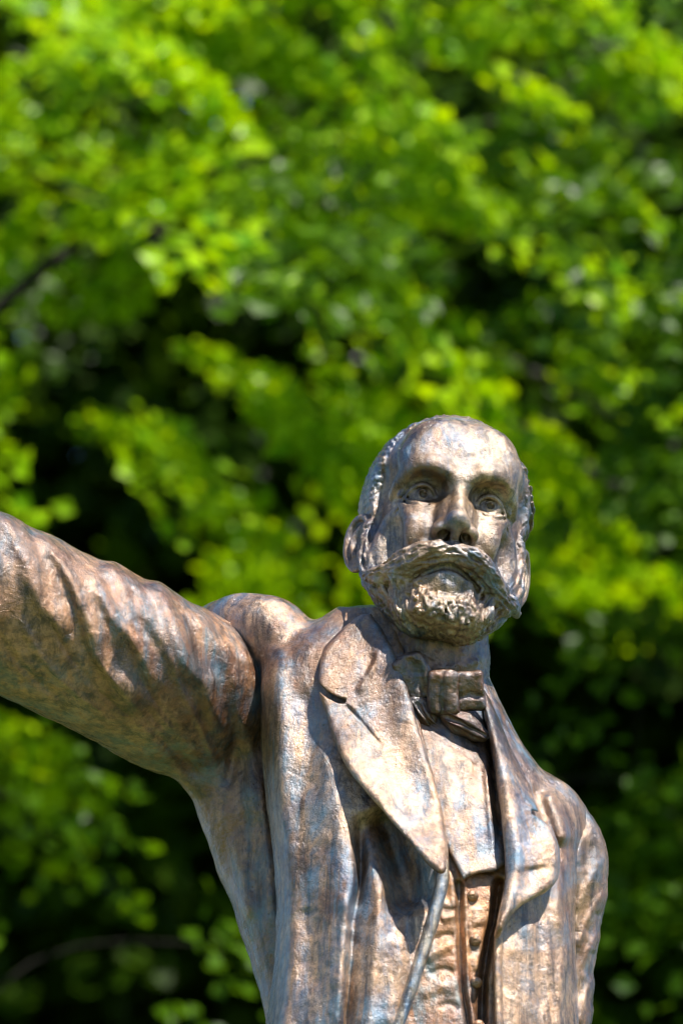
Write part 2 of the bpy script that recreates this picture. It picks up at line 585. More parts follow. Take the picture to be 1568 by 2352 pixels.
for s in (-1, 1):
    tip = (-184, -142, 92) if s < 0 else (190, -166, 76)
    front_strands(46, 11 + s, [(s * 6, -104, 224), (s * 40, -106, 222), (s * 86, -122, 202), (s * 132, -140 - (14 if s > 0 else 0), 155), tip], 4.4, 3, 1.2, 4, 0.6, 12)
    front_strands(70, 31 + s, [(s * 180, 0, 22), (s * 180, -70, 40), (s * 164, -130, 66), (s * 134, -200, 96), (s * 100, -250, 106)], 5.2, 2, 0.6, 4, 0.4, 15)
    front_strands(46, 51 + s, [(s * 128, -165, 138), (s * 112, -200, 140), (s * 88, -240, 140), (s * 60, -270, 120)], 5.2, 2, 0.6, 4, 0.5, 16)
    front_strands(26, 71 + s, [(s * 44, -186, 196), (s * 52, -206, 190), (s * 40, -236, 182), (s * 20, -262, 150)], 5.5, 2, 1.0, 4, 0.45, 14)
    front_strands(22, 91 + s, [(s * 188, 60, 40), (s * 190, 20, 34), (s * 186, -30, 36), (s * 184, -70, 42)], 4.0, 1, -1.0, 5, 0.45, 9)
for j in range(46):                                                       # clotted tuft below the lip
    p0 = np.array((rng.uniform(-64, 70), rng.uniform(-264, -222), 190.0))[None]
    for it in range(4):
        p0 = p0 - H.normal(p0) * np.clip(H.sample(p0) - 1, -20, 20)[:, None]
    rr = rng.uniform(3.5, 8)
    H.ell(p0[0], (rr, rr * rng.uniform(0.7, 1.2), rr), 4, label=2)
for j in range(26):
    p0 = np.array((rng.uniform(-66, 72), rng.uniform(-270, -216), 190.0))[None]
    for it in range(4):
        p0 = p0 - H.normal(p0) * np.clip(H.sample(p0), -20, 20)[:, None]
    a = rng.uniform(0, 6.3); d = np.array((math.cos(a), math.sin(a), 0)) * rng.uniform(5, 12)
    H.tube([(*(p0[0] - d), 1.8), (*p0[0], 3.2), (*(p0[0] + d), 1.5)], k=3, op='sub')
# lower lip and the bare skin below it, under the arch of the moustache
H.ell((0, -184, 218), (70, 42, 30), 8, 'sub')
H.ell((0, -174, 170), (74, 36, 32), 8, label=0)
H.tube([(-44, -172, 188, 8), (-20, -160, 196, 10), (0, -157, 198, 10), (20, -160, 196, 10), (44, -172, 188, 8)], k=12, label=0)
H.tube([(-84, -184, 172, 4), (-46, -156, 196, 6), (0, -140, 206, 7), (46, -156, 196, 6), (84, -186, 170, 4)], k=6, op='sub')
# ---- ears
for s in (-1, 1):
    lb = 5 if s < 0 else 6
    fl = R(38) if s < 0 else R(26)
    ez = np.array((-s * math.sin(fl) * 0 + s * math.sin(fl) * -1, 0, math.cos(fl)))   # along the ear towards the face
    ez = np.array((-s * math.sin(fl), 0.0, math.cos(fl)))
    en = np.array((s * math.cos(fl), 0.0, math.sin(fl)))                              # out of the ear
    ey = np.array((0.0, 1.0, 0.0))
    o = np.array((s * 199.0, -18.0 if s < 0 else -36.0, -10.0))
    P = lambda a, b, n_=0.0: o + ez * a * 0.9 + ey * b * 0.95 + en * n_
    H.ell(P(0, 4, -4), (36, 61, 11), 6, label=lb, rot=(ez, ey, en))
    H.ell(P(6, -48, -2), (24, 26, 11), 8, label=lb, rot=(ez, ey, en))
    H.ell(P(14, 0, 12), (22, 34, 14), 8, 'sub', rot=(ez, ey, en))
    H.ell(P(-16, 16, 10), (8, 40, 7), 6, 'sub', rot=(ez, ey, en))
    hel = [(30, 18, 6), (30, 44, 6), (14, 66, 4), (-14, 66, 3), (-36, 40, 3), (-42, 4, 3), (-34, -34, 2), (-14, -64, 0), (10, -72, 0)]
    H.tube([(*P(*q), 8.5 if i < 7 else 7) for i, q in enumerate(hel)], k=5, label=lb)
    H.tube([(*P(8, 48, 3), 5), (*P(-16, 20, 6), 6), (*P(-18, -12, 6), 6.5), (*P(-4, -36, 5), 7)], k=5, label=lb)
    H.ell(P(30, -8, 8), (8, 14, 10), 6, label=lb, rot=(ez, ey, en))
    H.ell(P(22, -2, -2), (10, 16, 14), 4, 'sub', rot=(ez, ey, en))
# throat under the beard: tendons and folds
for s in (-1, 1):
    H.tube([(s * 70, -240, 40, 14), (s * 40, -350, 58, 12)], k=24, smooth=0, label=0)

hp, hq = H.mesh()
hn = vert_normals(hp, hq)
if np.mean(np.sum(hn * H.normal(hp), 1)) < 0:
    hq = hq[:, ::-1]; hn = -hn
ii = np.clip(np.round((hp - H.lo) / H.h).astype(int), 0, H.n - 1)
vlab = H.lab[ii[:, 0], ii[:, 1], ii[:, 2]]
rough = np.isin(vlab, (1, 2, 3))
amp = np.where(rough, 1.6, 1.3) * np.where(np.isin(vlab, (7, 8)), 0.2, 1)
hp = hp + hn * (amp * fbm(hp / np.where(rough, 9.0, 16.0)[:, None], 3, 3))[:, None]
hp = hp + hn * (np.where(rough, 1.2, 1.6) * fbm(hp / 55.0, 2, 9))[:, None]
warp = hp + 9 * np.stack([fbm(hp / 34.0, 2, 61), fbm(hp / 34.0, 2, 62), fbm(hp / 34.0, 2, 63)], 1)
for lb_, sc_, am_ in ((1, (8.0, 8.0, 60.0), 4.5), (2, (6.5, 26.0, 9.0), 3.4), (3, (26.0, 6.0, 10.0), 3.4)):
    mk = vlab == lb_
    g_ = fbm((hp[mk] * 0.6 + warp[mk] * 0.4 if lb_ == 1 else warp[mk]) / np.array(sc_), 2, 70 + lb_)
    hp[mk] += hn[mk] * (am_ * g_)[:, None]
HW = to_world(head_map(hp)) - BASE_V
HNW = vert_normals(HW, hq)
flab = np.sort(vlab[hq], axis=1)[:, 2]
def head_piece(name, labels, parent):
    fm = np.isin(flab, labels)
    idx, inv = np.unique(hq[fm], return_inverse=True)
    return mesh_obj(name, HW[idx], inv.reshape(-1, 4), BRONZE_HEAD, parent, True, HNW[idx])
head = head_piece('head', [0], statue)
head_piece('hair', [1], head)
head_piece('beard', [2], head)
head_piece('moustache', [3], head)
head_piece('ear', [5], head)
head_piece('ear', [6], head)
head_piece('eye', [7], head)
head_piece('eye', [8], head)
print('head', len(hq), round(time.time() - T0, 1))

# ------------------------------------------------------------------ body (statue units: x column, y = -row, z to the camera)
ROWS = np.array([  # row, left, right, half depth in front, z of the axis
    (1380, 820, 900, 40, 40), (1440, 735, 985, 80, 42), (1500, 640, 1070, 112, 62), (1560, 622, 1100, 128, 84), (1600, 616, 1118, 136, 98),
    (1700, 616, 1172, 160, 132), (1800, 622, 1245, 186, 170), (1900, 632, 1300, 206, 208), (2000, 642, 1312, 220, 245), (2100, 646, 1306, 228, 282),
    (2200, 640, 1306, 232, 318), (2350, 620, 1312, 236, 372), (2500, 606, 1325, 240, 427), (2700, 590, 1345, 250, 500)], float)
ROWS[:, 1] += np.where(ROWS[:, 0] > 1450, 22, 0)
ROWS[:, 2] -= np.where(ROWS[:, 0] > 1450, 26, 0)
def row(y, k):
    return np.interp(-y, ROWS[:, 0], ROWS[:, k]).astype(np.float32)
def torso(x, y, z):
    """distance-like field of the clothed trunk"""
    l, r, b, cz = row(y, 1), row(y, 2), row(y, 3), row(y, 4)
    cx, a = (l + r) / 2, (r - l) / 2
    u = np.abs(x - cx) / a
    # fuller on the picture's left: the chest is turned a little to the right
    w = (z - cz) / b
    p = np.where(x < cx, 3.6, 2.5)
    q = (u ** p + np.abs(w) ** 2.2) ** (1 / 2.35)
    return np.maximum((q - 1) * np.minimum(a, b) * 0.93, y + 1425).astype(np.float32)

def smooth_rows():
    global ROWS
    rr = np.arange(1380, 2701, 20.0)
    t = np.stack([rr] + [np.interp(rr, ROWS[:, 0], ROWS[:, k]) for k in range(1, 5)], 1)
    for _ in range(3):
        t[1:-1, 1:] = 0.25 * t[:-2, 1:] + 0.5 * t[1:-1, 1:] + 0.25 * t[2:, 1:]
    ROWS = t
smooth_rows()

def grid2(F, s):
    return F.ax[0][s[0]][:, None], -F.ax[1][s[1]][None, :]

# coat opening and lapels, outlines in (column, row)
OPEN = [(905, 1400), (935, 1520), (960, 1640), (985, 1740), (1012, 1850), (1026, 1930), (1030, 1990), (1023, 2050), (1003, 2120), (978, 2200), (952, 2280),
        (926, 2352), (890, 2450), (850, 2560), (810, 2720), (1150, 2720), (1142, 2450), (1134, 2352), (1131, 2240), (1136, 2150), (1152, 2090), (1160, 2000),
        (1150, 1880), (1132, 1760), (1118, 1680), (1105, 1600), (1090, 1500), (1075, 1400)]
# ---- coat body
Cf = Field((430, -2640, -220), (1345, -1335, 700), 3.6)
s, g = Cf.box((0, -4000, -900), (2000, 0, 900))
px, py = grid2(Cf, s)
T = torso(*g)
FOLDS = [
    ([(632, 1500), (642, 1640), (644, 1800), (664, 2000), (664, 2200), (646, 2400)], 28, 15, 'G'),      # proud roll beside the sleeve
    ([(745, 1650), (765, 1800), (785, 1950), (790, 2060), (770, 2200), (745, 2400)], 40, 13, 'g'),
    ([(818, 1840), (828, 1950), (826, 2040), (812, 2110), (804, 2220), (795, 2352), (780, 2500)], 13, -30, 'g'),   # deep vertical crease
    ([(852, 1800), (866, 1950), (872, 2060), (862, 2200), (846, 2352), (830, 2500)], 26, 24, 'g'),
    ([(780, 2040), (800, 2110), (790, 2230), (770, 2400)], 18, 12, 'g'),
    ([(850, 1850), (890, 1930), (930, 2030), (950, 2110)], 42, -58, 'g'),                                              # hollow under the lapel
    ([(915, 2120), (905, 2250), (880, 2400)], 24, 16, 'g'),
    ([(1205, 2080), (1215, 2200), (1222, 2350), (1226, 2500)], 24, 4, 'g'),
    ([(1250, 2060), (1262, 2180), (1258, 2330), (1262, 2500)], 22, 5, 'g'),
    ([(1236, 2060), (1240, 2200), (1240, 2350)], 14, -3, 'g'),
    ([(1290, 1960), (1284, 2100), (1296, 2180), (1285, 2320), (1295, 2500)], 16, 9, 'g'),
    ([(1180, 2140), (1178, 2250), (1182, 2400)], 20, 5, 'g'),
    ([(700, 1560), (712, 1700), (705, 1850)], 26, -9, 'g'),
    ([(690, 2080), (720, 2150), (715, 2300)], 26, -6, 'g'),
    ([(1215, 1790), (1240, 1850), (1262, 1930), (1270, 2000)], 18, -10, 'g'),
    ([(1250, 1810), (1285, 1870), (1302, 1950)], 22, 12, 'g'),
]
F2 = relief(px, py, FOLDS)
d = T - 30 - F2[:, :, None]
op = poly_sdf(px, py, OPEN, 4)
front = (row(g[1], 4) + 10 - g[2]) * np.ones_like(d)
cut = smax(np.broadcast_to(op[:, :, None], d.shape).astype(np.float32), front.astype(np.float32), 4)
shell = np.maximum(d, -(T + 60))
Cf.v[:] = smax(d.astype(np.float32), -cut, 14)
del cut, shell, front
# roll of cloth over the raised shoulder
Cf.tube([(462, -1446, -150, 40), (512, -1424, -96, 48), (572, -1424, -40, 55), (626, -1448, 12, 60), (658, -1506, 64, 60), (668, -1600, 108, 56), (668, -1720, 146, 50), (676, -1850, 186, 44)], k=40)
Cf.tube([(556, -1446, -60, 66), (622, -1464, -4, 84), (672, -1506, 36, 72), (694, -1570, 74, 52)], k=44)
Cf.tube([(690, -1470, -70, 40), (780, -1470, -60, 55), (860, -1450, -60, 45)], k=40)
Cf.ell((1262, -1905, 150), (92, 110, 120), 50)
coat = solid('coat', Cf, statue, lump=(3.4, 46), seed=4)
print('coat', round(time.time() - T0, 1))

# ---- lapels: sheets of cloth lying on the coat, lifting towards their free edge
def sheet(lo, hi, h, outline, lift, thick, n=4, extra=None, k=16, cuts=()):
    F = Field(lo, hi, h)
    s, g = F.box(np.array(lo) - 9, np.array(hi) + 9)
    px, py = grid2(F, s)
    T = torso(*g)
    o = poly_sdf(px, py, outline, n)
    hh = lift(px, py, o).astype(np.float32)
    if extra: hh = hh + relief(px, py, extra)
    d = np.abs(T - hh[:, :, None]) - thick
    fr = (row(g[1], 4) - 30 - g[2]) * np.ones_like(d)
    d = smax(d.astype(np.float32), np.broadcast_to(o[:, :, None], d.shape).astype(np.float32), k)
    F.v[:] = np.maximum(d, fr)
    for pts, w in cuts:
        c = poly_dist(px, py, pts)[0] - w
        F.v[:] = smax(F.v, -np.broadcast_to(c[:, :, None], d.shape).astype(np.float32), 3)
    return F

LAP_L = [(852, 1410), (884, 1458), (915, 1522), (942, 1600), (962, 1680), (985, 1745), (1008, 1830), (1021, 1905), (1026, 1985), (1012, 2008), (985, 1990),
         (948, 1945), (890, 1878), (838, 1818), (795, 1762), (764, 1692), (744, 1630), (730, 1580), (734, 1520), (748, 1482), (790, 1440), (822, 1415)]
def lift_l(px, py, o):
    edge = poly_dist(px, py, [(730, 1580), (764, 1692), (795, 1762), (890, 1878), (985, 1990), (1012, 2008)])[0]
    up = np.clip((py - 1690) / 250, 0, 1)
    inner = poly_dist(px, py, [(852, 1410), (915, 1522), (962, 1680), (1008, 1830), (1026, 1985)])[0]
    return 42 + 52 * up * np.exp(-(edge / 75) ** 2) + 14 * np.exp(-(inner / 40) ** 2) + 5 * np.exp(-(edge / 60) ** 2)
LF = sheet((715, -2030, -130), (1045, -1395, 640), 2.8, LAP_L, lift_l, 14,
           extra=[([(800, 1640), (840, 1760), (905, 1860)], 40, 10, 'g'), ([(786, 1612), (830, 1660), (880, 1720)], 5, -6, 'g'),
                  ([(880, 1480), (850, 1540), (820, 1600)], 9, 6, 'g'), ([(860, 1500), (835, 1560)], 8, -5, 'g')],
           cuts=[([(722, 1568), (748, 1592), (772, 1606), (788, 1610)], 6.5)])
LF.tube([(872, -1432, 40, 26), (846, -1428, 0, 30), (830, -1440, -60, 34)], k=22)
lapel_l = solid('lapel', LF, coat, lump=(2.6, 38), seed=6)
tag(lapel_l, 'broad lapel lifting off the coat over a dark hollow')

LAP_R = [(1100, 1560), (1122, 1600), (1150, 1660), (1182, 1735), (1215, 1800), (1238, 1868), (1262, 1890), (1284, 1950), (1283, 2010), (1268, 2036), (1236, 2058),
         (1196, 2082), (1166, 2112), (1148, 2150), (1134, 2150), (1146, 2090), (1158, 2010), (1152, 1900), (1138, 1780), (1122, 1690), (1108, 1620), (1092, 1570)]
def lift_r(px, py, o):
    edge = poly_dist(px, py, [(1284, 1950), (1283, 2010), (1236, 2058), (1196, 2082), (1160, 2120)])[0]
    roll = poly_dist(px, py, [(1105, 1590), (1150, 1740), (1178, 1880), (1184, 2000), (1150, 2130)])[0]
    return 40 + 20 * np.exp(-(edge / 55) ** 2) + 17 * np.exp(-(roll / 22) ** 2)
RF = sheet((1080, -2165, -60), (1300, -1545, 640), 2.8, LAP_R, lift_r, 13,
           extra=[([(1175, 1700), (1205, 1790), (1225, 1860)], 10, -8, 'g'), ([(1215, 1930), (1225, 2000)], 25, 8, 'g')],
           cuts=[([(1224, 1866), (1245, 1878), (1262, 1890), (1290, 1896)], 5.5)])
lapel_r = solid('lapel', RF, coat, lump=(2.6, 38), seed=8)
tag(lapel_r, 'narrow lapel casting a shadow on the coat front')
# turned edge of the coat front
def coat_edge(path, r, push, parent=None):
    p = spline(path, 8)
    F = Field((p[:, 0].min() - 60, -p[:, 1].max() - 40, 60), (p[:, 0].max() + 60, -p[:, 1].min() + 40, 720), 2.8)
    s, g = F.box((0, -4000, -900), (2000, 0, 900))
    px, py = grid2(F, s)
    T = torso(*g)
    dd = poly_dist(px, py, p, 0)[0]
    q = np.sqrt(np.maximum(dd[:, :, None], 0) ** 2 + np.maximum(np.abs(T - push) - r * 0.9, 0) ** 2) - r
    F.v[:] = np.maximum(q, (row(g[1], 4) - g[2]) * np.ones_like(q)).astype(np.float32)
    return F
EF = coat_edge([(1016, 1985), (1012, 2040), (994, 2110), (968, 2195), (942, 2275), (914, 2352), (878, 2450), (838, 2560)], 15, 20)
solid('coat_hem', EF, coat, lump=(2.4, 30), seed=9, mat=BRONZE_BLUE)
EF = coat_edge([(1160, 2105), (1146, 2150), (1143, 2230), (1146, 2352), (1154, 2450), (1160, 2560)], 10, 24)
solid('coat_hem', EF, coat, lump=(2.0, 30), seed=10)

# ---- waistcoat and shirt front
Vf = Field((840, -2640, 60), (1230, -1560, 690), 3.0)
s, g = Vf.box((0, -4000, -900), (2000, 0, 900))
px, py = grid2(Vf, s)
T = torso(*g)
VW = [([(1052, 2030), (1057, 2160), (1061, 2258), (1074, 2352), (1085, 2500)], 7, -14, 'G'),
      ([(1068, 2030), (1071, 2160), (1074, 2258), (1086, 2352)], 6, 6, 'G'),
      ([(1146, 2027), (1134, 2110), (1122, 2160), (1108, 2258), (1106, 2352), (1110, 2500)], 9, -34, 'G'),
      ([(1010, 2112), (1030, 2106), (1050, 2104)], 9, 5, 'g'), ([(985, 2165), (1015, 2150), (1048, 2146)], 8, -5, 'g'),
      ([(965, 2205), (1005, 2184), (1040, 2166)], 13, 7, 'g'), ([(985, 2244), (1015, 2226), (1050, 2240)], 8, -5, 'g'),
      ([(955, 2290), (1010, 2268), (1052, 2274)], 15, 5, 'g'), ([(1000, 2320), (1030, 2306), (1060, 2326)], 8, -4, 'g'),
      ([(1000, 2060), (1030, 2080), (1050, 2075)], 9, 4, 'g'), ([(1020, 1990), (1040, 2040), (1046, 2090)], 12, 6, 'g'),
      ([(1090, 2080), (1100, 2130)], 14, 5, 'g'), ([(1085, 2190), (1100, 2230)], 14, 5, 'g')]
d = T - 2 - relief(px, py, VW)[:, :, None]
fr = (row(g[1], 4) - g[2]) * np.ones_like(d)
Vf.v[:] = np.maximum(np.maximum(d, fr), poly_sdf(px, py, OPEN, 4)[:, :, None] - 26)
waistcoat = solid('waistcoat', Vf, statue, lump=(2.6, 34), seed=12, mat=BRONZE_OCHRE)
tag(waistcoat, 'creased waistcoat with a row of small buttons')
SHIRT = [(900, 1560), (1110, 1560), (1124, 1700), (1140, 1800), (1156, 1900), (1160, 1985), (1140, 2002), (1100, 2008), (1080, 2014), (1062, 2024), (1046, 1992), (1028, 1955), (980, 1880), (900, 1750)]
SF = sheet((890, -2045, -60), (1180, -1550, 600), 2.8, SHIRT, lambda px, py, o: 7 + 9 * np.clip((py - 1850) / 150, 0, 1) * np.exp(-(o / 40) ** 2) + 0 * px, 9, 0,
           extra=[([(1130, 1720), (1140, 1820), (1150, 1950)], 10, -13, 'g'), ([(1112, 1720), (1122, 1830), (1132, 1960)], 9, 8, 'g'),
                  ([(1000, 1700), (1030, 1850), (1050, 1960)], 26, 5, 'g'), ([(1060, 1720), (1085, 1850), (1095, 1980)], 20, 4, 'g')])
solid('shirt_front', SF, statue, lump=(2.2, 44), seed=13)
def on_torso(x, y_row, off):
    zz = np.arange(700, -100, -1.0)
    t = torso(np.full_like(zz, x)[:, None, None], np.full((1, 1, 1), -y_row), zz[:, None, None])[:, 0, 0]
    return float(zz[np.nonzero(t < off)[0][0]])
for bx, by in ((1084, 2058), (1091, 2160), (1093, 2257), (1098, 2356), (1102, 2455)):
    bz = on_torso(bx, by, 2)
    B = Field((bx - 24, -by - 24, bz - 22), (bx + 24, -by + 24, bz + 24), 1.6)
    B.ell((bx, -by, bz + 3), (14, 14, 10))
    B.tube([(bx + 10 * math.cos(t), -by + 10 * math.sin(t), bz + 5) for t in np.linspace(0, 6.2832, 14)], 3.0, 2, smooth=0)
    B.tube([(bx - 3, -by, bz + 10), (bx + 3, -by, bz + 10)], 1.6, 1, 'sub', smooth=0)
    solid('button', B, waistcoat, lump=(1.4, 8), seed=14, mat=BRONZE_OCHRE)

# ---- wing collar, neckcloth and bow tie
Kf = Field((820, -1740, -120), (1180, -1400, 340), 2.8)
Kf.tube([(992, -1440, 66, 128), (998, -1520, 84, 126), (1006, -1600, 104, 112)], k=10)
Kf.ell((1004, -1376, 60), (170, 74, 160), 12, 'sub')
Kf.tube([(880, -1470, 110, 14), (905, -1520, 160, 13), (945, -1560, 198, 11)], k=12)
Kf.tube([(905, -1490, 130, 8), (960, -1530, 190, 9), (1030, -1536, 205, 9), (1090, -1520, 170, 8)], k=10)
for j in range(8):
    yy = -1470 - 14 * j
    Kf.tube([(884 + 3 * j, yy + 24, 116 + 5 * j, 2), (960, yy - 14 - 4 * (j % 3), 182, 3), (1060, yy - 12 + 6 * (j % 2), 176, 2)], k=9, op='add' if j % 2 else 'sub')
solid('neckcloth', Kf, statue, lump=(6.0, 24), seed=15, mat=BRONZE_DARK)
tie = empty('bow_tie', (0, 0, 0)); tie.parent = statue
bt_z = 286
def tie_piece(name, build, lo, hi, seed):
    F = Field(lo, hi, 2.4)
    build(F)
    return solid(name, F, tie, lump=(6.0, 30), seed=seed, mat=BRONZE_DARK)
def left_loop(F):
    rt = ((0.90, 0.43, 0.0), (-0.43, 0.90, 0.0), (0, 0, 1))
    F.rbox((952, -1556, bt_z - 26), (26, 42, 8), 12, rot=rt)
    F.ell((936, -1522, bt_z - 30), (26, 22, 20), 14)
    for q, w in ((0, 4), (1, 3), (2, 4)):
        F.tube([(930 + 14 * q, -1512 - 8 * q, bt_z - 4, w), (952 + 8 * q, -1554 - 4 * q, bt_z - 2, w), (976 + 3 * q, -1600, bt_z - 6, w * 0.6)], k=13, op='sub')
def knot(F):
    F.rbox((1018, -1592, bt_z - 8), (24, 38, 7), 13)
    F.ell((1018, -1556, bt_z - 10), (36, 18, 18), 12)
    for q, w in ((1, 2.5),):
        F.tube([(1002 + 14 * q, -1548, bt_z + 8, w * 0.7), (1000 + 15 * q, -1590, bt_z + 13, w), (1004 + 12 * q, -1636, bt_z + 8, w * 0.6)], k=12, op='sub')
def right_loop(F):
    F.rbox((1078, -1588, bt_z - 16), (20, 34, 7), 12, rot=((0.99, 0.1, 0), (-0.1, 0.99, 0), (0, 0, 1)))
    for yy, w, op in ((-1600, 4, 'sub'),):
        F.tube([(1050, yy - 3, bt_z + 1, w * 0.7), (1078, yy + 3, bt_z + 4, w), (1106, yy, bt_z - 2, w * 0.8)], k=13, op=op)
def tail_a(F):
    F.ell((1062, -1662, bt_z - 8), (60, 30, 20), 0, rot=((0.86, -0.5, 0), (0.5, 0.86, 0), (0, 0, 1)))
    F.ell((1100, -1690, bt_z - 2), (26, 14, 16), 10)
    for q in range(4):
        F.tube([(1022, -1634 - 10 * q, bt_z + 10, 2.5), (1062, -1652 - 10 * q, bt_z + 13, 3.5), (1112, -1682 - 7 * q, bt_z + 10, 2.2)], k=6, op='sub' if q % 2 else 'add')
def tail_b(F):
    F.ell((968, -1634, bt_z - 14), (28, 46, 18), 0, rot=((0.8, 0.6, 0), (-0.6, 0.8, 0), (0, 0, 1)))
    for q in range(3):
        F.tube([(946 + 12 * q, -1612 - 4 * q, bt_z + 2, 2.5), (966 + 10 * q, -1640 - 4 * q, bt_z + 5, 3.5), (988 + 8 * q, -1668, bt_z, 2)], k=6, op='sub' if q % 2 else 'add')
tie_piece('loop', left_loop, (890, -1640, bt_z - 80), (1020, -1480, bt_z + 40), 21)
tie_piece('loop', right_loop, (1035, -1650, bt_z - 70), (1130, -1525, bt_z + 40), 22)
tie_piece('knot', knot, (970, -1650, bt_z - 60), (1066, -1520, bt_z + 50), 23)
tie_piece('tail', tail_a, (990, -1725, bt_z - 60), (1140, -1610, bt_z + 40), 24)
tie_piece('tail', tail_b, (920, -1700, bt_z - 60), (1020, -1580, bt_z + 30), 25)
# far side of the coat collar behind the neck
Gf = Field((1050, -1760, -140), (1220, -1540, 260), 2.8)
Gf.tube([(1090, -1560, -40, 16), (1112, -1588, 40, 17), (1128, -1630, 110, 18), (1144, -1690, 175, 18)], k=10)
Gf.tube([(1088, -1600, -40, 34), (1112, -1660, 60, 36), (1140, -1730, 130, 34)], k=24)
solid('collar', Gf, coat, lump=(2.4, 30), seed=16)
print('front', round(time.time() - T0, 1))

# ---- raised sleeve with the flank of the coat
Af = Field((-760, -2460, -300), (700, -880, 640), 4.6)
ARM = [(590, -1616, -120, 140), (520, -1616, -84, 172), (420, -1592, -10, 194), (300, -1528, 90, 192), (150, -1458, 150, 190), (0, -1388, 205, 190),
       (-200, -1296, 280, 176), (-420, -1196, 350, 158), (-640, -1096, 420, 140), (-740, -1052, 450, 134)]
Af.tube(ARM, k=0)
# flank from the armpit down to the hip
Af.tube([(600, -1700, -60, 110), (590, -1830, -10, 112), (612, -1960, 40, 108), (650, -2080, 90, 112), (688, -2200, 140, 110), (715, -2330, 190, 106), (730, -2480, 240, 110)], k=40)
Af.tube([(470, -1790, 30, 44), (520, -1850, 20, 62), (575, -1960, 30, 66)], k=60)
s, g = Af.box((-2000, -4000, -900), (2000, 0, 900))
px, py = grid2(Af, s)
SL = [([(-60, 1150), (20, 1207), (62, 1290), (92, 1381), (132, 1434), (170, 1500)], 30, 20, 'S'),
      ([(60, 1215), (105, 1245), (158, 1322), (198, 1414), (211, 1457), (227, 1500), (250, 1546), (283, 1576), (318, 1607), (380, 1660)], 24, 21, 'S'),
      ([(190, 1285), (231, 1362), (264, 1421), (303, 1467), (330, 1513), (348, 1552), (390, 1610)], 22, 17, 'S'),
      ([(225, 1290), (262, 1312), (300, 1370), (350, 1430), (400, 1520), (440, 1600)], 34, 16, 'S'),
      ([(330, 1335), (362, 1352), (395, 1420), (428, 1523), (471, 1573), (494, 1655), (520, 1730)], 26, 20, 'S'),
      ([(430, 1400), (480, 1450), (530, 1530), (552, 1640), (560, 1720)], 26, 12, 'S'),
      ([(500, 1420), (560, 1500), (588, 1600), (592, 1700)], 18, 8, 'g'),
      ([(119, 1262), (150, 1350), (180, 1440), (215, 1530)], 16, -6, 'g'),
      ([(290, 1332), (318, 1400), (352, 1470), (385, 1540)], 16, -6, 'g'),
      ([(428, 1408), (450, 1490), (490, 1570)], 15, -5, 'g'),
      ([(-200, 1120), (-120, 1230), (-60, 1350), (0, 1450)], 26, 16, 'S'),
      ([(-330, 1060), (-250, 1200), (-180, 1320)], 26, 16, 'S'),
      ([(320, 1620), (370, 1680), (420, 1740), (470, 1800)], 18, -12, 'g'),
      ([(240, 1570), (300, 1640), (360, 1700)], 20, 9, 'g'),
      ([(540, 1640), (535, 1740), (520, 1820)], 14, -10, 'g'),
      ([(572, 1640), (580, 1780), (590, 1900)], 16, 9, 'g'),
      ([(40, 1400), (90, 1500), (170, 1590), (270, 1660)], 9, 7, 'g'), ([(90, 1380), (150, 1490), (230, 1590), (330, 1670)], 7, -6, 'g'),
      ([(170, 1420), (240, 1540), (330, 1640), (430, 1740)], 8, 7, 'g'), ([(380, 1480), (420, 1590), (470, 1690), (500, 1770)], 8, 7, 'g'),
      ([(-20, 1440), (60, 1540), (160, 1620)], 8, -5, 'g'), ([(300, 1500), (350, 1600), (420, 1690)], 7, -6, 'g'),
      ([(598, 1760), (606, 1880), (618, 2000), (622, 2150)], 12, 12, 'g'),
      ([(560, 1850), (580, 1980), (598, 2120)], 14, -8, 'g'),
      ([(530, 1900), (555, 2010), (580, 2120)], 14, 7, 'g')]
Af.v[:] -= (relief(px, py, SL))[:, :, None] * 0.85
sleeve = solid('sleeve', Af, coat, lump=(5.0, 52), seed=31, mat=BRONZE_SLEEVE)
tag(sleeve, 'thick wrinkled sleeve of the outstretched arm')
# ---- hanging sleeve
Bf = Field((1000, -2880, 0), (1420, -1790, 520), 4.2)
Bf.tube([(1266, -1886, 130, 84), (1294, -1960, 160, 98), (1298, -2040, 190, 95), (1286, -2140, 220, 88), (1278, -2240, 250, 84), (1274, -2340, 285, 82), (1270, -2460, 310, 80), (1256, -2580, 320, 78), (1226, -2690, 290, 76), (1160, -2760, 232, 70), (1080, -2790, 205, 62), (1030, -2800, 196, 58)], k=0)
s, g = Bf.box((-2000, -4000, -900), (2000, 0, 900))
px, py = grid2(Bf, s)
SR = [([(1390, 1960), (1350, 2030), (1315, 2100)], 12, 10, 'S'), ([(1392, 2040), (1352, 2110), (1318, 2190)], 12, 12, 'S'), ([(1380, 2130), (1350, 2190), (1318, 2270)], 13, 11, 'S'),
      ([(1368, 2230), (1340, 2300), (1318, 2370)], 13, 11, 'S'), ([(1345, 1900), (1322, 1980), (1312, 2060)], 12, 9, 'g'), ([(1375, 2090), (1340, 2150)], 9, -8, 'g'),
      ([(1362, 1930), (1340, 2000)], 9, -7, 'g'), ([(1364, 2180), (1335, 2240)], 9, -8, 'g'), ([(1360, 2300), (1330, 2400)], 12, 8, 'g'), ([(1340, 2180), (1320, 2330), (1310, 2420)], 12, -10, 'g')]
Bf.v[:] -= relief(px, py, SR)[:, :, None] * 0.6
sleeve_r = solid('sleeve', Bf, coat, lump=(4.0, 40), seed=32)
tag(sleeve_r, 'creased sleeve of the arm hanging at the side')
print('sleeves', round(time.time() - T0, 1))

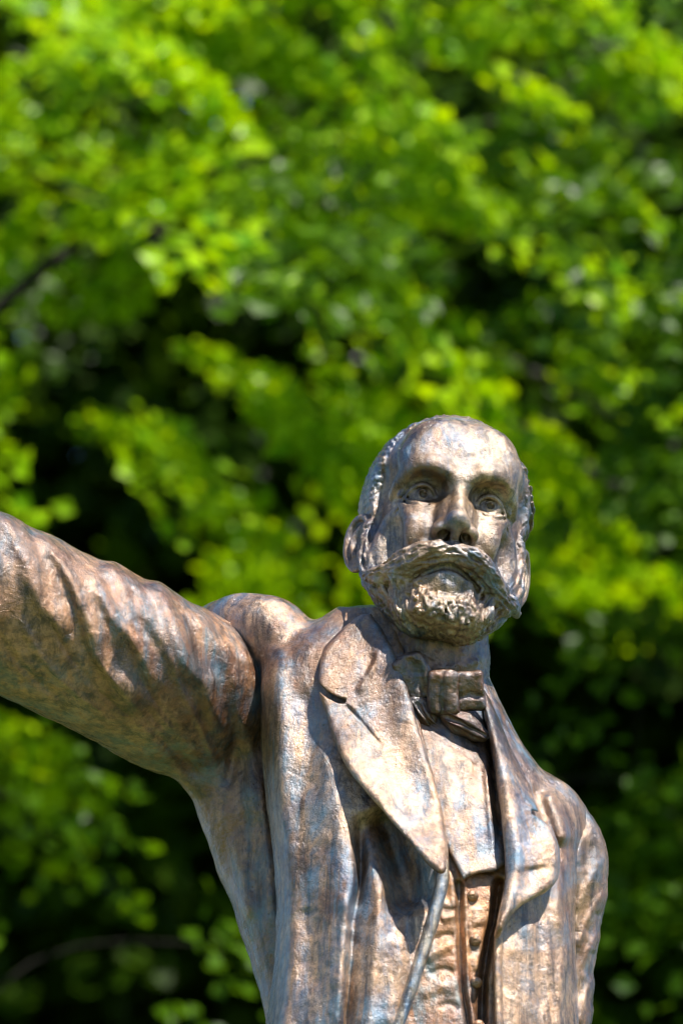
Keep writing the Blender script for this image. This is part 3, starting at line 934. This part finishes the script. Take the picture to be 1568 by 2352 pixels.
# ---- hands
def finger(F, base, d, n, lens, r, curl, k=3):
    """chain of three bones; d = direction, n = palm normal to curl towards"""
    p = np.array(base, float); pts = [(*p, r)]
    d = np.array(d, float); d /= np.linalg.norm(d); n = np.array(n, float)
    for i, L in enumerate(lens):
        a = curl * (i + 0.6)
        v = d * math.cos(a) + n * math.sin(a)
        p = p + v * L
        pts.append((*p, r * (0.94 - 0.12 * i)))
    F.tube(pts, k=k, smooth=3)
def hand(name, wrist, d, n, size, parent, curl, mirror=1):
    d = np.array(d, float); d /= np.linalg.norm(d)
    n = np.array(n, float); n -= d * (n @ d); n /= np.linalg.norm(n)
    e = np.cross(d, n) * mirror
    w = np.array(wrist, float)
    F = Field(w + d * size * 0.5 - size * 0.95, w + d * size * 0.5 + size * 0.95, size / 62)
    S = size
    F.tube([(*(w - d * S * 0.2), S * 0.155), (*(w + d * S * 0.1), S * 0.15)], k=6, smooth=0)
    F.ell(w + d * S * 0.28, (S * 0.27, S * 0.225, S * 0.10), S * 0.1, rot=(d, e, n))
    F.ell(w + d * S * 0.2 - e * S * 0.13, (S * 0.16, S * 0.09, S * 0.10), S * 0.08, rot=(d, e, n))
    for j, (off, ln) in enumerate(((-0.15, 0.43), (-0.05, 0.48), (0.055, 0.45), (0.15, 0.36))):
        sp = d + e * off * 0.5
        finger(F, w + d * S * 0.46 + e * S * off, sp, n, (S * ln * 0.45, S * ln * 0.3, S * ln * 0.25), S * 0.052, curl * (1 + 0.15 * j), S * 0.02)
    finger(F, w + d * S * 0.14 - e * S * 0.17, d * 0.7 - e * 0.75, n, (S * 0.18, S * 0.15, S * 0.12), S * 0.058, 0.2, S * 0.04)
    return solid(name, F, parent, lump=(1.6, 14), seed=41)
hand('hand', (-790, -1030, 464), (-0.88, 0.36, 0.30), (0.3, 0.9, 0.3), 400, statue, 0.10)
hand('hand', (1000, -2806, 190), (-1.0, -0.12, -0.05), (0.0, 0.1, -1.0), 330, statue, 0.35, -1)
Cu = Field((-880, -1180, 300), (-640, -900, 620), 3.6)
Cu.tube([(-700, -1070, 438, 112), (-800, -1026, 468, 116)], smooth=0)
Cu.tube([(-770, -1040, 459, 80), (-860, -1000, 486, 84)], k=4, op='sub', smooth=0)
solid('cuff', Cu, coat, lump=(3, 40), seed=42)

# ---- lower coat, trousers and boots (millimetres above the plinth, about the statue's foot)
def solid_mm(name, F, parent, amp, size, seed):
    p, q = F.mesh()
    n = vert_normals(p, q)
    if np.mean(np.sum(n * F.normal(p), 1)) < 0: q = q[:, ::-1]; n = -n
    p = p + n * (amp * fbm(p / size, 3, seed))[:, None]
    w = p * 0.001
    return mesh_obj(name, w, q, BRONZE, parent, True, vert_normals(w, q))
hip = (to_world(np.array([[965.0, -2600.0, 462.0]]))[0] - BASE_V) * 1000
hx, hy, hz = hip
Sk = Field((hx - 420, hy - 340, 760), (hx + 420, hy + 340, hz + 160), 9)
s_, (x, y, z) = Sk.box((-2000, -2000, 0), (2000, 2000, 3000))
t = np.clip((hz + 100 - z) / (hz - 700), 0, 1)
a = 268 + 110 * t + 14 * np.sin(np.arctan2(y - hy, x - hx) * 9) * t
q = (np.sqrt(((x - hx) / 1.0) ** 2 + ((y - hy) / 0.74) ** 2) - a) * 0.74
d = np.maximum(q, -(q + 26))
gap = np.maximum(np.abs(x - hx - 30) - (60 + 90 * t), y - hy)
d = smax(np.maximum(d, np.maximum(820 - z, z - hz - 110)).astype(np.float32), -gap.astype(np.float32), 12)
Sk.v[:] = d
solid_mm('coat_skirt', Sk, coat, 4, 120, 51)
Tr = Field((hx - 330, hy - 300, 60), (hx + 330, hy + 300, hz + 120), 9)
Tr.tube([(hx, hy, hz + 100, 205), (hx, hy, hz - 120, 205)], smooth=0)
Tr.tube([(hx - 90, hy, hz - 150, 145), (hx - 120, hy - 30, 760, 118), (hx - 140, hy - 60, 420, 100), (hx - 150, hy - 40, 120, 92)], k=60)
Tr.tube([(hx + 90, hy, hz - 150, 145), (hx + 120, hy + 10, 760, 118), (hx + 140, hy + 30, 420, 100), (hx + 150, hy + 60, 120, 92)], k=60)
solid_mm('trousers', Tr, statue, 5, 90, 52)
for sx, fy in ((-150, -40), (150, 60)):
    Bo = Field((hx + sx - 140, hy + fy - 330, -6), (hx + sx + 140, hy + fy + 160, 220), 7)
    Bo.tube([(hx + sx, hy + fy, 190, 74), (hx + sx, hy + fy + 10, 80, 76)], smooth=0)
    Bo.tube([(hx + sx, hy + fy + 30, 62, 66), (hx + sx * 1.05, hy + fy - 110, 58, 66), (hx + sx * 1.12, hy + fy - 230, 46, 56)], k=30)
    s_, (x, y, z) = Bo.box((-3000, -3000, -100), (3000, 3000, 3000))
    Bo.v[:] = smax(Bo.v, np.broadcast_to(2 - z, Bo.v.shape).astype(np.float32), 6)
    solid_mm('boot', Bo, statue, 2, 60, 53)
# the trunk inside the coat closes the figure below the waistcoat
print('figure', round(time.time() - T0, 1))

# ------------------------------------------------------------------ stone pedestal
def simple_material(name, c1, c2, scale, rough=0.8, bump=0.3, dist=0.01):
    m = bpy.data.materials.new(name)
    m.use_nodes = True
    N, L = m.node_tree.nodes, m.node_tree.links
    b = N['Principled BSDF']
    tc = N.new('ShaderNodeTexCoord')
    n = N.new('ShaderNodeTexNoise')
    n.inputs['Scale'].default_value = scale; n.inputs['Detail'].default_value = 8; n.inputs['Roughness'].default_value = 0.65
    L.new(tc.outputs['Object'], n.inputs['Vector'])
    r = N.new('ShaderNodeValToRGB')
    r.color_ramp.elements[0].position = 0.32; r.color_ramp.elements[0].color = (*c1, 1)
    r.color_ramp.elements[1].position = 0.68; r.color_ramp.elements[1].color = (*c2, 1)
    L.new(n.outputs['Fac'], r.inputs[0]); L.new(r.outputs[0], b.inputs['Base Color'])
    b.inputs['Roughness'].default_value = rough
    bp = N.new('ShaderNodeBump'); bp.inputs['Strength'].default_value = bump; bp.inputs['Distance'].default_value = dist
    L.new(n.outputs['Fac'], bp.inputs['Height']); L.new(bp.outputs[0], b.inputs['Normal'])
    return m
STONE = simple_material('granite', (0.22, 0.21, 0.20), (0.42, 0.40, 0.37), 60, 0.7, 0.2, 0.004)
def block(name, cx, cy, z0, z1, wx, wy, bev, mat, parent, taper=0.0):
    """block with chamfered edges"""
    rings = []
    for z, ins in ((z0, bev), (z0 + bev, 0), (z1 - bev, 0), (z1, bev)):
        f = 1 - taper * (z - z0) / (z1 - z0)
        hx_, hy_ = wx / 2 * f - ins, wy / 2 * f - ins
        c = bev
        rings.append([(cx - hx_ + c, cy - hy_, z), (cx + hx_ - c, cy - hy_, z), (cx + hx_, cy - hy_ + c, z), (cx + hx_, cy + hy_ - c, z),
                      (cx + hx_ - c, cy + hy_, z), (cx - hx_ + c, cy + hy_, z), (cx - hx_, cy + hy_ - c, z), (cx - hx_, cy - hy_ + c, z)])
    v = [p for r in rings for p in r]
    f = []
    for i in range(3):
        for j in range(8):
            f.append((i * 8 + j, i * 8 + (j + 1) % 8, i * 8 + 8 + (j + 1) % 8, i * 8 + 8 + j))
    for o in (0, 24):
        qs = [(o + 0, o + 1, o + 2, o + 7), (o + 7, o + 2, o + 3, o + 6), (o + 6, o + 3, o + 4, o + 5)]
        f += [q[::-1] for q in qs] if o == 0 else qs
    return mesh_obj(name, v, f, mat, parent, False)
ped = empty('stone_pedestal', (BASE.x + hx * 0.001, BASE.y + hy * 0.001, 0))
tag(ped, 'grey granite pedestal carrying the bronze statue', 'pedestal')
block('base_step', 0, 0, 0.0, 0.18, 1.9, 1.9, 0.02, STONE, ped)
block('shaft', 0, 0, 0.18, FOOT_Z - 0.16, 1.25, 1.25, 0.025, STONE, ped, 0.06)
block('cap', 0, 0, FOOT_Z - 0.16, FOOT_Z, 1.4, 1.4, 0.03, STONE, ped)

# ------------------------------------------------------------------ lawn
LAWN = simple_material('lawn_grass', (0.045, 0.075, 0.010), (0.09, 0.12, 0.02), 3.0, 0.9, 0.6, 0.05)
gn = 40
gx = np.linspace(-1, 1, gn); gx = np.sign(gx) * np.abs(gx) ** 2.2 * 700
GX, GY = np.meshgrid(gx, gx, indexing='ij')
gv = np.stack([GX.ravel(), GY.ravel(), np.zeros(gn * gn)], 1)
far = np.hypot(gv[:, 0], gv[:, 1] - 12)
gv[:, 2] = np.where(far > 35, 0.4 * np.sin(gv[:, 0] * 0.03) * np.sin(gv[:, 1] * 0.04), 0)
gi = np.arange(gn * gn).reshape(gn, gn)
gf = np.stack([gi[:-1, :-1], gi[1:, :-1], gi[1:, 1:], gi[:-1, 1:]], -1).reshape(-1, 4)
tag(mesh_obj('ground', gv, gf, LAWN), kind='structure')

# ------------------------------------------------------------------ trees
BARK = simple_material('bark', (0.010, 0.008, 0.006), (0.028, 0.022, 0.016), 14, 0.9, 0.8, 0.03)
def leaf_material(name, c_dark, c_light, trans):
    m = bpy.data.materials.new(name)
    m.use_nodes = True
    N, L = m.node_tree.nodes, m.node_tree.links
    b = N['Principled BSDF']; out = N['Material Output']
    at = N.new('ShaderNodeAttribute'); at.attribute_name = 'leaf_tone'
    r = N.new('ShaderNodeValToRGB')
    r.color_ramp.elements[0].color = (*c_dark, 1); r.color_ramp.elements[1].color = (*c_light, 1)
    L.new(at.outputs['Fac'], r.inputs[0])
    L.new(r.outputs[0], b.inputs['Base Color'])
    b.inputs['Roughness'].default_value = 0.36
    b.inputs['Specular IOR Level'].default_value = 0.15
    t = N.new('ShaderNodeBsdfTranslucent')
    mx = N.new('ShaderNodeMix'); mx.data_type = 'RGBA'; mx.blend_type = 'MULTIPLY'; mx.inputs[0].default_value = 1.0
    L.new(r.outputs[0], mx.inputs[6]); mx.inputs[7].default_value = (*trans, 1)
    L.new(mx.outputs[2], t.inputs['Color'])
    sh = N.new('ShaderNodeMixShader'); sh.inputs[0].default_value = 0.45
    L.new(b.outputs[0], sh.inputs[1]); L.new(t.outputs[0], sh.inputs[2]); L.new(sh.outputs[0], out.inputs['Surface'])
    return m
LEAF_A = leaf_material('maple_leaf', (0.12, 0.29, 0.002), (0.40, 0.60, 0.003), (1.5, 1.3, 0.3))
LEAF_B = leaf_material('dark_leaf', (0.03, 0.08, 0.002), (0.085, 0.18, 0.003), (1.7, 1.5, 0.5))  # leaf colour kept dark in place of shade on the dimmer trees

def leaves(name, centers, normals, sizes, mat, parent, rg):
    n = len(centers)
    nz = normals / np.linalg.norm(normals, axis=1, keepdims=True)
    a = np.cross(nz, rg.normal(size=(n, 3))); a /= np.linalg.norm(a, axis=1, keepdims=True)
    b = np.cross(nz, a)
    sz = sizes[:, None]
    prof = ((-0.55, 0.0, 0.0), (-0.12, 0.42, 0.10), (0.5, 0.0, -0.06), (-0.12, -0.42, 0.10), (0.0, 0.0, 0.0))
    V = np.stack([centers + sz * (u * a + v * b + w * nz) for u, v, w in prof], 1)
    base = (np.arange(n) * 5)[:, None]
    F = np.concatenate([base + np.array((0, 4, 2, 1)), base + np.array((0, 3, 2, 4))], 0)
    o = mesh_obj(name, V.reshape(-1, 3), F, mat, parent, False)
    tone = np.repeat(np.clip(rg.normal(0.5, 0.28, n), 0, 1), 5).astype(np.float32)
    at = o.data.attributes.new('leaf_tone', 'FLOAT', 'POINT')
    at.data.foreach_set('value', tone)
    o['kind'] = 'stuff'
    return o

def limb(name, pts, radii, parent, sides=8):
    p = spline(np.hstack([np.asarray(pts, float), np.asarray(radii, float)[:, None]]), 5)
    V, Fc = [], []
    for i, q in enumerate(p):
        d = p[min(i + 1, len(p) - 1), :3] - p[max(i - 1, 0), :3]
        d /= np.linalg.norm(d)
        a = np.cross(d, (0.3, 0.9, 0.1)); a /= np.linalg.norm(a); b = np.cross(d, a)
        for j in range(sides):
            t = 2 * math.pi * j / sides
            V.append(q[:3] + q[3] * (1 + 0.08 * math.sin(3 * t + i)) * (a * math.cos(t) + b * math.sin(t)))
    for i in range(len(p) - 1):
        for j in range(sides):
            Fc.append((i * sides + j, i * sides + (j + 1) % sides, (i + 1) * sides + (j + 1) % sides, (i + 1) * sides + j))
    return mesh_obj(name, V, Fc, BARK, parent)

def tree(x, y, trunk_r, top, crown_c, crown_r, sprays, per, leaf, mat, seed, label, group, shell=0.55, spray_r=(0.5, 1.0), bough=1, low=-1.0):
    rg = np.random.default_rng(seed)
    root = empty('leafy_tree', (x, y, 0))
    tag(root, label, 'tree', group)
    lean = rg.normal(0, 0.35, 2)
    tp = [(0, 0, -0.1), (lean[0] * 0.3, lean[1] * 0.3, top * 0.3), (lean[0], lean[1], top * 0.65), (lean[0] * 1.3, lean[1] * 1.3, top * 0.95)]
    limb('trunk', tp, (trunk_r * 1.25, trunk_r, trunk_r * 0.6, trunk_r * 0.12), root, 12)
    cc, cr = np.array(crown_c, float), np.array(crown_r, float)
    C = []
    while len(C) < sprays:                       # boughs, each a flat layer of leafy sprays
        v = rg.normal(size=3); v /= np.linalg.norm(v)
        if v[2] < low: continue
        rad = rg.uniform(shell, 1.0) ** 0.7
        b0 = cc + v * rad * cr
        for q in range(bough):
            C.append((b0 + rg.normal(0, 1, 3) * np.array((0.8, 0.8, 0.22)) * (bough > 1), v))
    P, Nn = [], []
    for c, v in C:
        rr = rg.uniform(*spray_r)
        n0 = np.array((v[0] * 0.45 + 0.15, v[1] * 0.45 - 0.40, v[2] * 0.2 + 0.55)) + rg.normal(0, 0.18, 3)
        n0 /= np.linalg.norm(n0)
        m = int(per * rg.uniform(0.6, 1.3) * (rr / spray_r[1]))
        off = rg.normal(size=(m, 3)); off /= np.linalg.norm(off, axis=1, keepdims=True)
        off *= (rg.random(m) ** 0.45)[:, None] * rr
        off -= np.outer(off @ n0, n0) * 0.82
        off[:, 2] -= 0.18 * (off[:, 0] ** 2 + off[:, 1] ** 2) / rr
        P.append(c + off)
        Nn.append(n0 + rg.normal(0, 0.5, (m, 3)))
    P = np.vstack(P); Nn = np.vstack(Nn)
    leaves('crown', P, Nn, leaf * rg.uniform(0.65, 1.2, len(P)), mat, root, rg)
    order = [j for j in rg.permutation(len(C)) if C[j][1][1] > -0.1 and C[j][0][2] > cc[2] - 0.2 * cr[2]][:8]
    for j in order:
        e = C[j][0]
        h = min(max(e[2] - np.hypot(e[0], e[1]) * 0.6, top * 0.55), top * 0.85)
        f = h / top
        s0 = np.array((lean[0] * f, lean[1] * f, h))
        mid = s0 * 0.5 + e * 0.5 + np.array((0, 0, 0.5)) + rg.normal(0, 0.25, 3)
        limb('branch', [s0, mid, e], (trunk_r * 0.20, trunk_r * 0.11, min(0.012, trunk_r * 0.06)), root, 7)
    return root
G1 = 'tall leafy trees behind the statue'
LEAF_C = leaf_material('shade_painted_leaf', (0.018, 0.05, 0.002), (0.055, 0.11, 0.003), (1.6, 1.5, 0.5))  # leaf colour darkened so gaps between the front crowns look shaded
tree(-3.2, 17.8, 0.26, 12, (0.5, -0.5, 8.3), (3.9, 3.0, 2.5), 114, 220, 0.105, LEAF_A, 3, 'bright green tree with layered sprays beyond the statue\'s raised arm', G1, 0.7, (0.3, 0.7), 6, -0.35)
tree(2.7, 18.8, 0.26, 13, (-1.2, -0.7, 8.9), (3.7, 3.2, 2.7), 114, 220, 0.105, LEAF_A, 7, 'bright green tree spreading behind the statue\'s head', G1, 0.7, (0.3, 0.7), 6, -0.3)
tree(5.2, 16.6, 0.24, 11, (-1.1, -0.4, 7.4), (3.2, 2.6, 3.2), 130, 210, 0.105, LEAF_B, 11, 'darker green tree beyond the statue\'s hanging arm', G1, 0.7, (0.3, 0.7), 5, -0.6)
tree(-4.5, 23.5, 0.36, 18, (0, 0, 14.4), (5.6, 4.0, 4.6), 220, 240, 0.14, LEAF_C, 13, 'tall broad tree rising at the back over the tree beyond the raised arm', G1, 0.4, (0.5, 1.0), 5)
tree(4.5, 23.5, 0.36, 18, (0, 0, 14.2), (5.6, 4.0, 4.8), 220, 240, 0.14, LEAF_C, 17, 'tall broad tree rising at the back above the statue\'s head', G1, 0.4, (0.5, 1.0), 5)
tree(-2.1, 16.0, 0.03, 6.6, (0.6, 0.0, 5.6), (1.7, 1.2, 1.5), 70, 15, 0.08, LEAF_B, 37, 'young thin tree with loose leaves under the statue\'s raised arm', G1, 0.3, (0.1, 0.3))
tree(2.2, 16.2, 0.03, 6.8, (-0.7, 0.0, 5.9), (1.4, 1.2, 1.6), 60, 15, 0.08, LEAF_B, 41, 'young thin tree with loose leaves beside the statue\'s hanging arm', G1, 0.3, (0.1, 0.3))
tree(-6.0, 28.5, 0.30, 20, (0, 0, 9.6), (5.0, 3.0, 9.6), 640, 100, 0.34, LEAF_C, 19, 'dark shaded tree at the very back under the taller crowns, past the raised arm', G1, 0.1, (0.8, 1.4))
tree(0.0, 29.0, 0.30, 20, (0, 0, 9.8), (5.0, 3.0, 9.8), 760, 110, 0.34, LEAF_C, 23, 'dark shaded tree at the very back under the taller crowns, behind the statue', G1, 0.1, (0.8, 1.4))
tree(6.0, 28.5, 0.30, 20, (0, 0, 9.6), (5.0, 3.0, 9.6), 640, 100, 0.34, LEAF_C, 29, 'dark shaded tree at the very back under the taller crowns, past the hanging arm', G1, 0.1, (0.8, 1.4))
print('trees', round(time.time() - T0, 1))
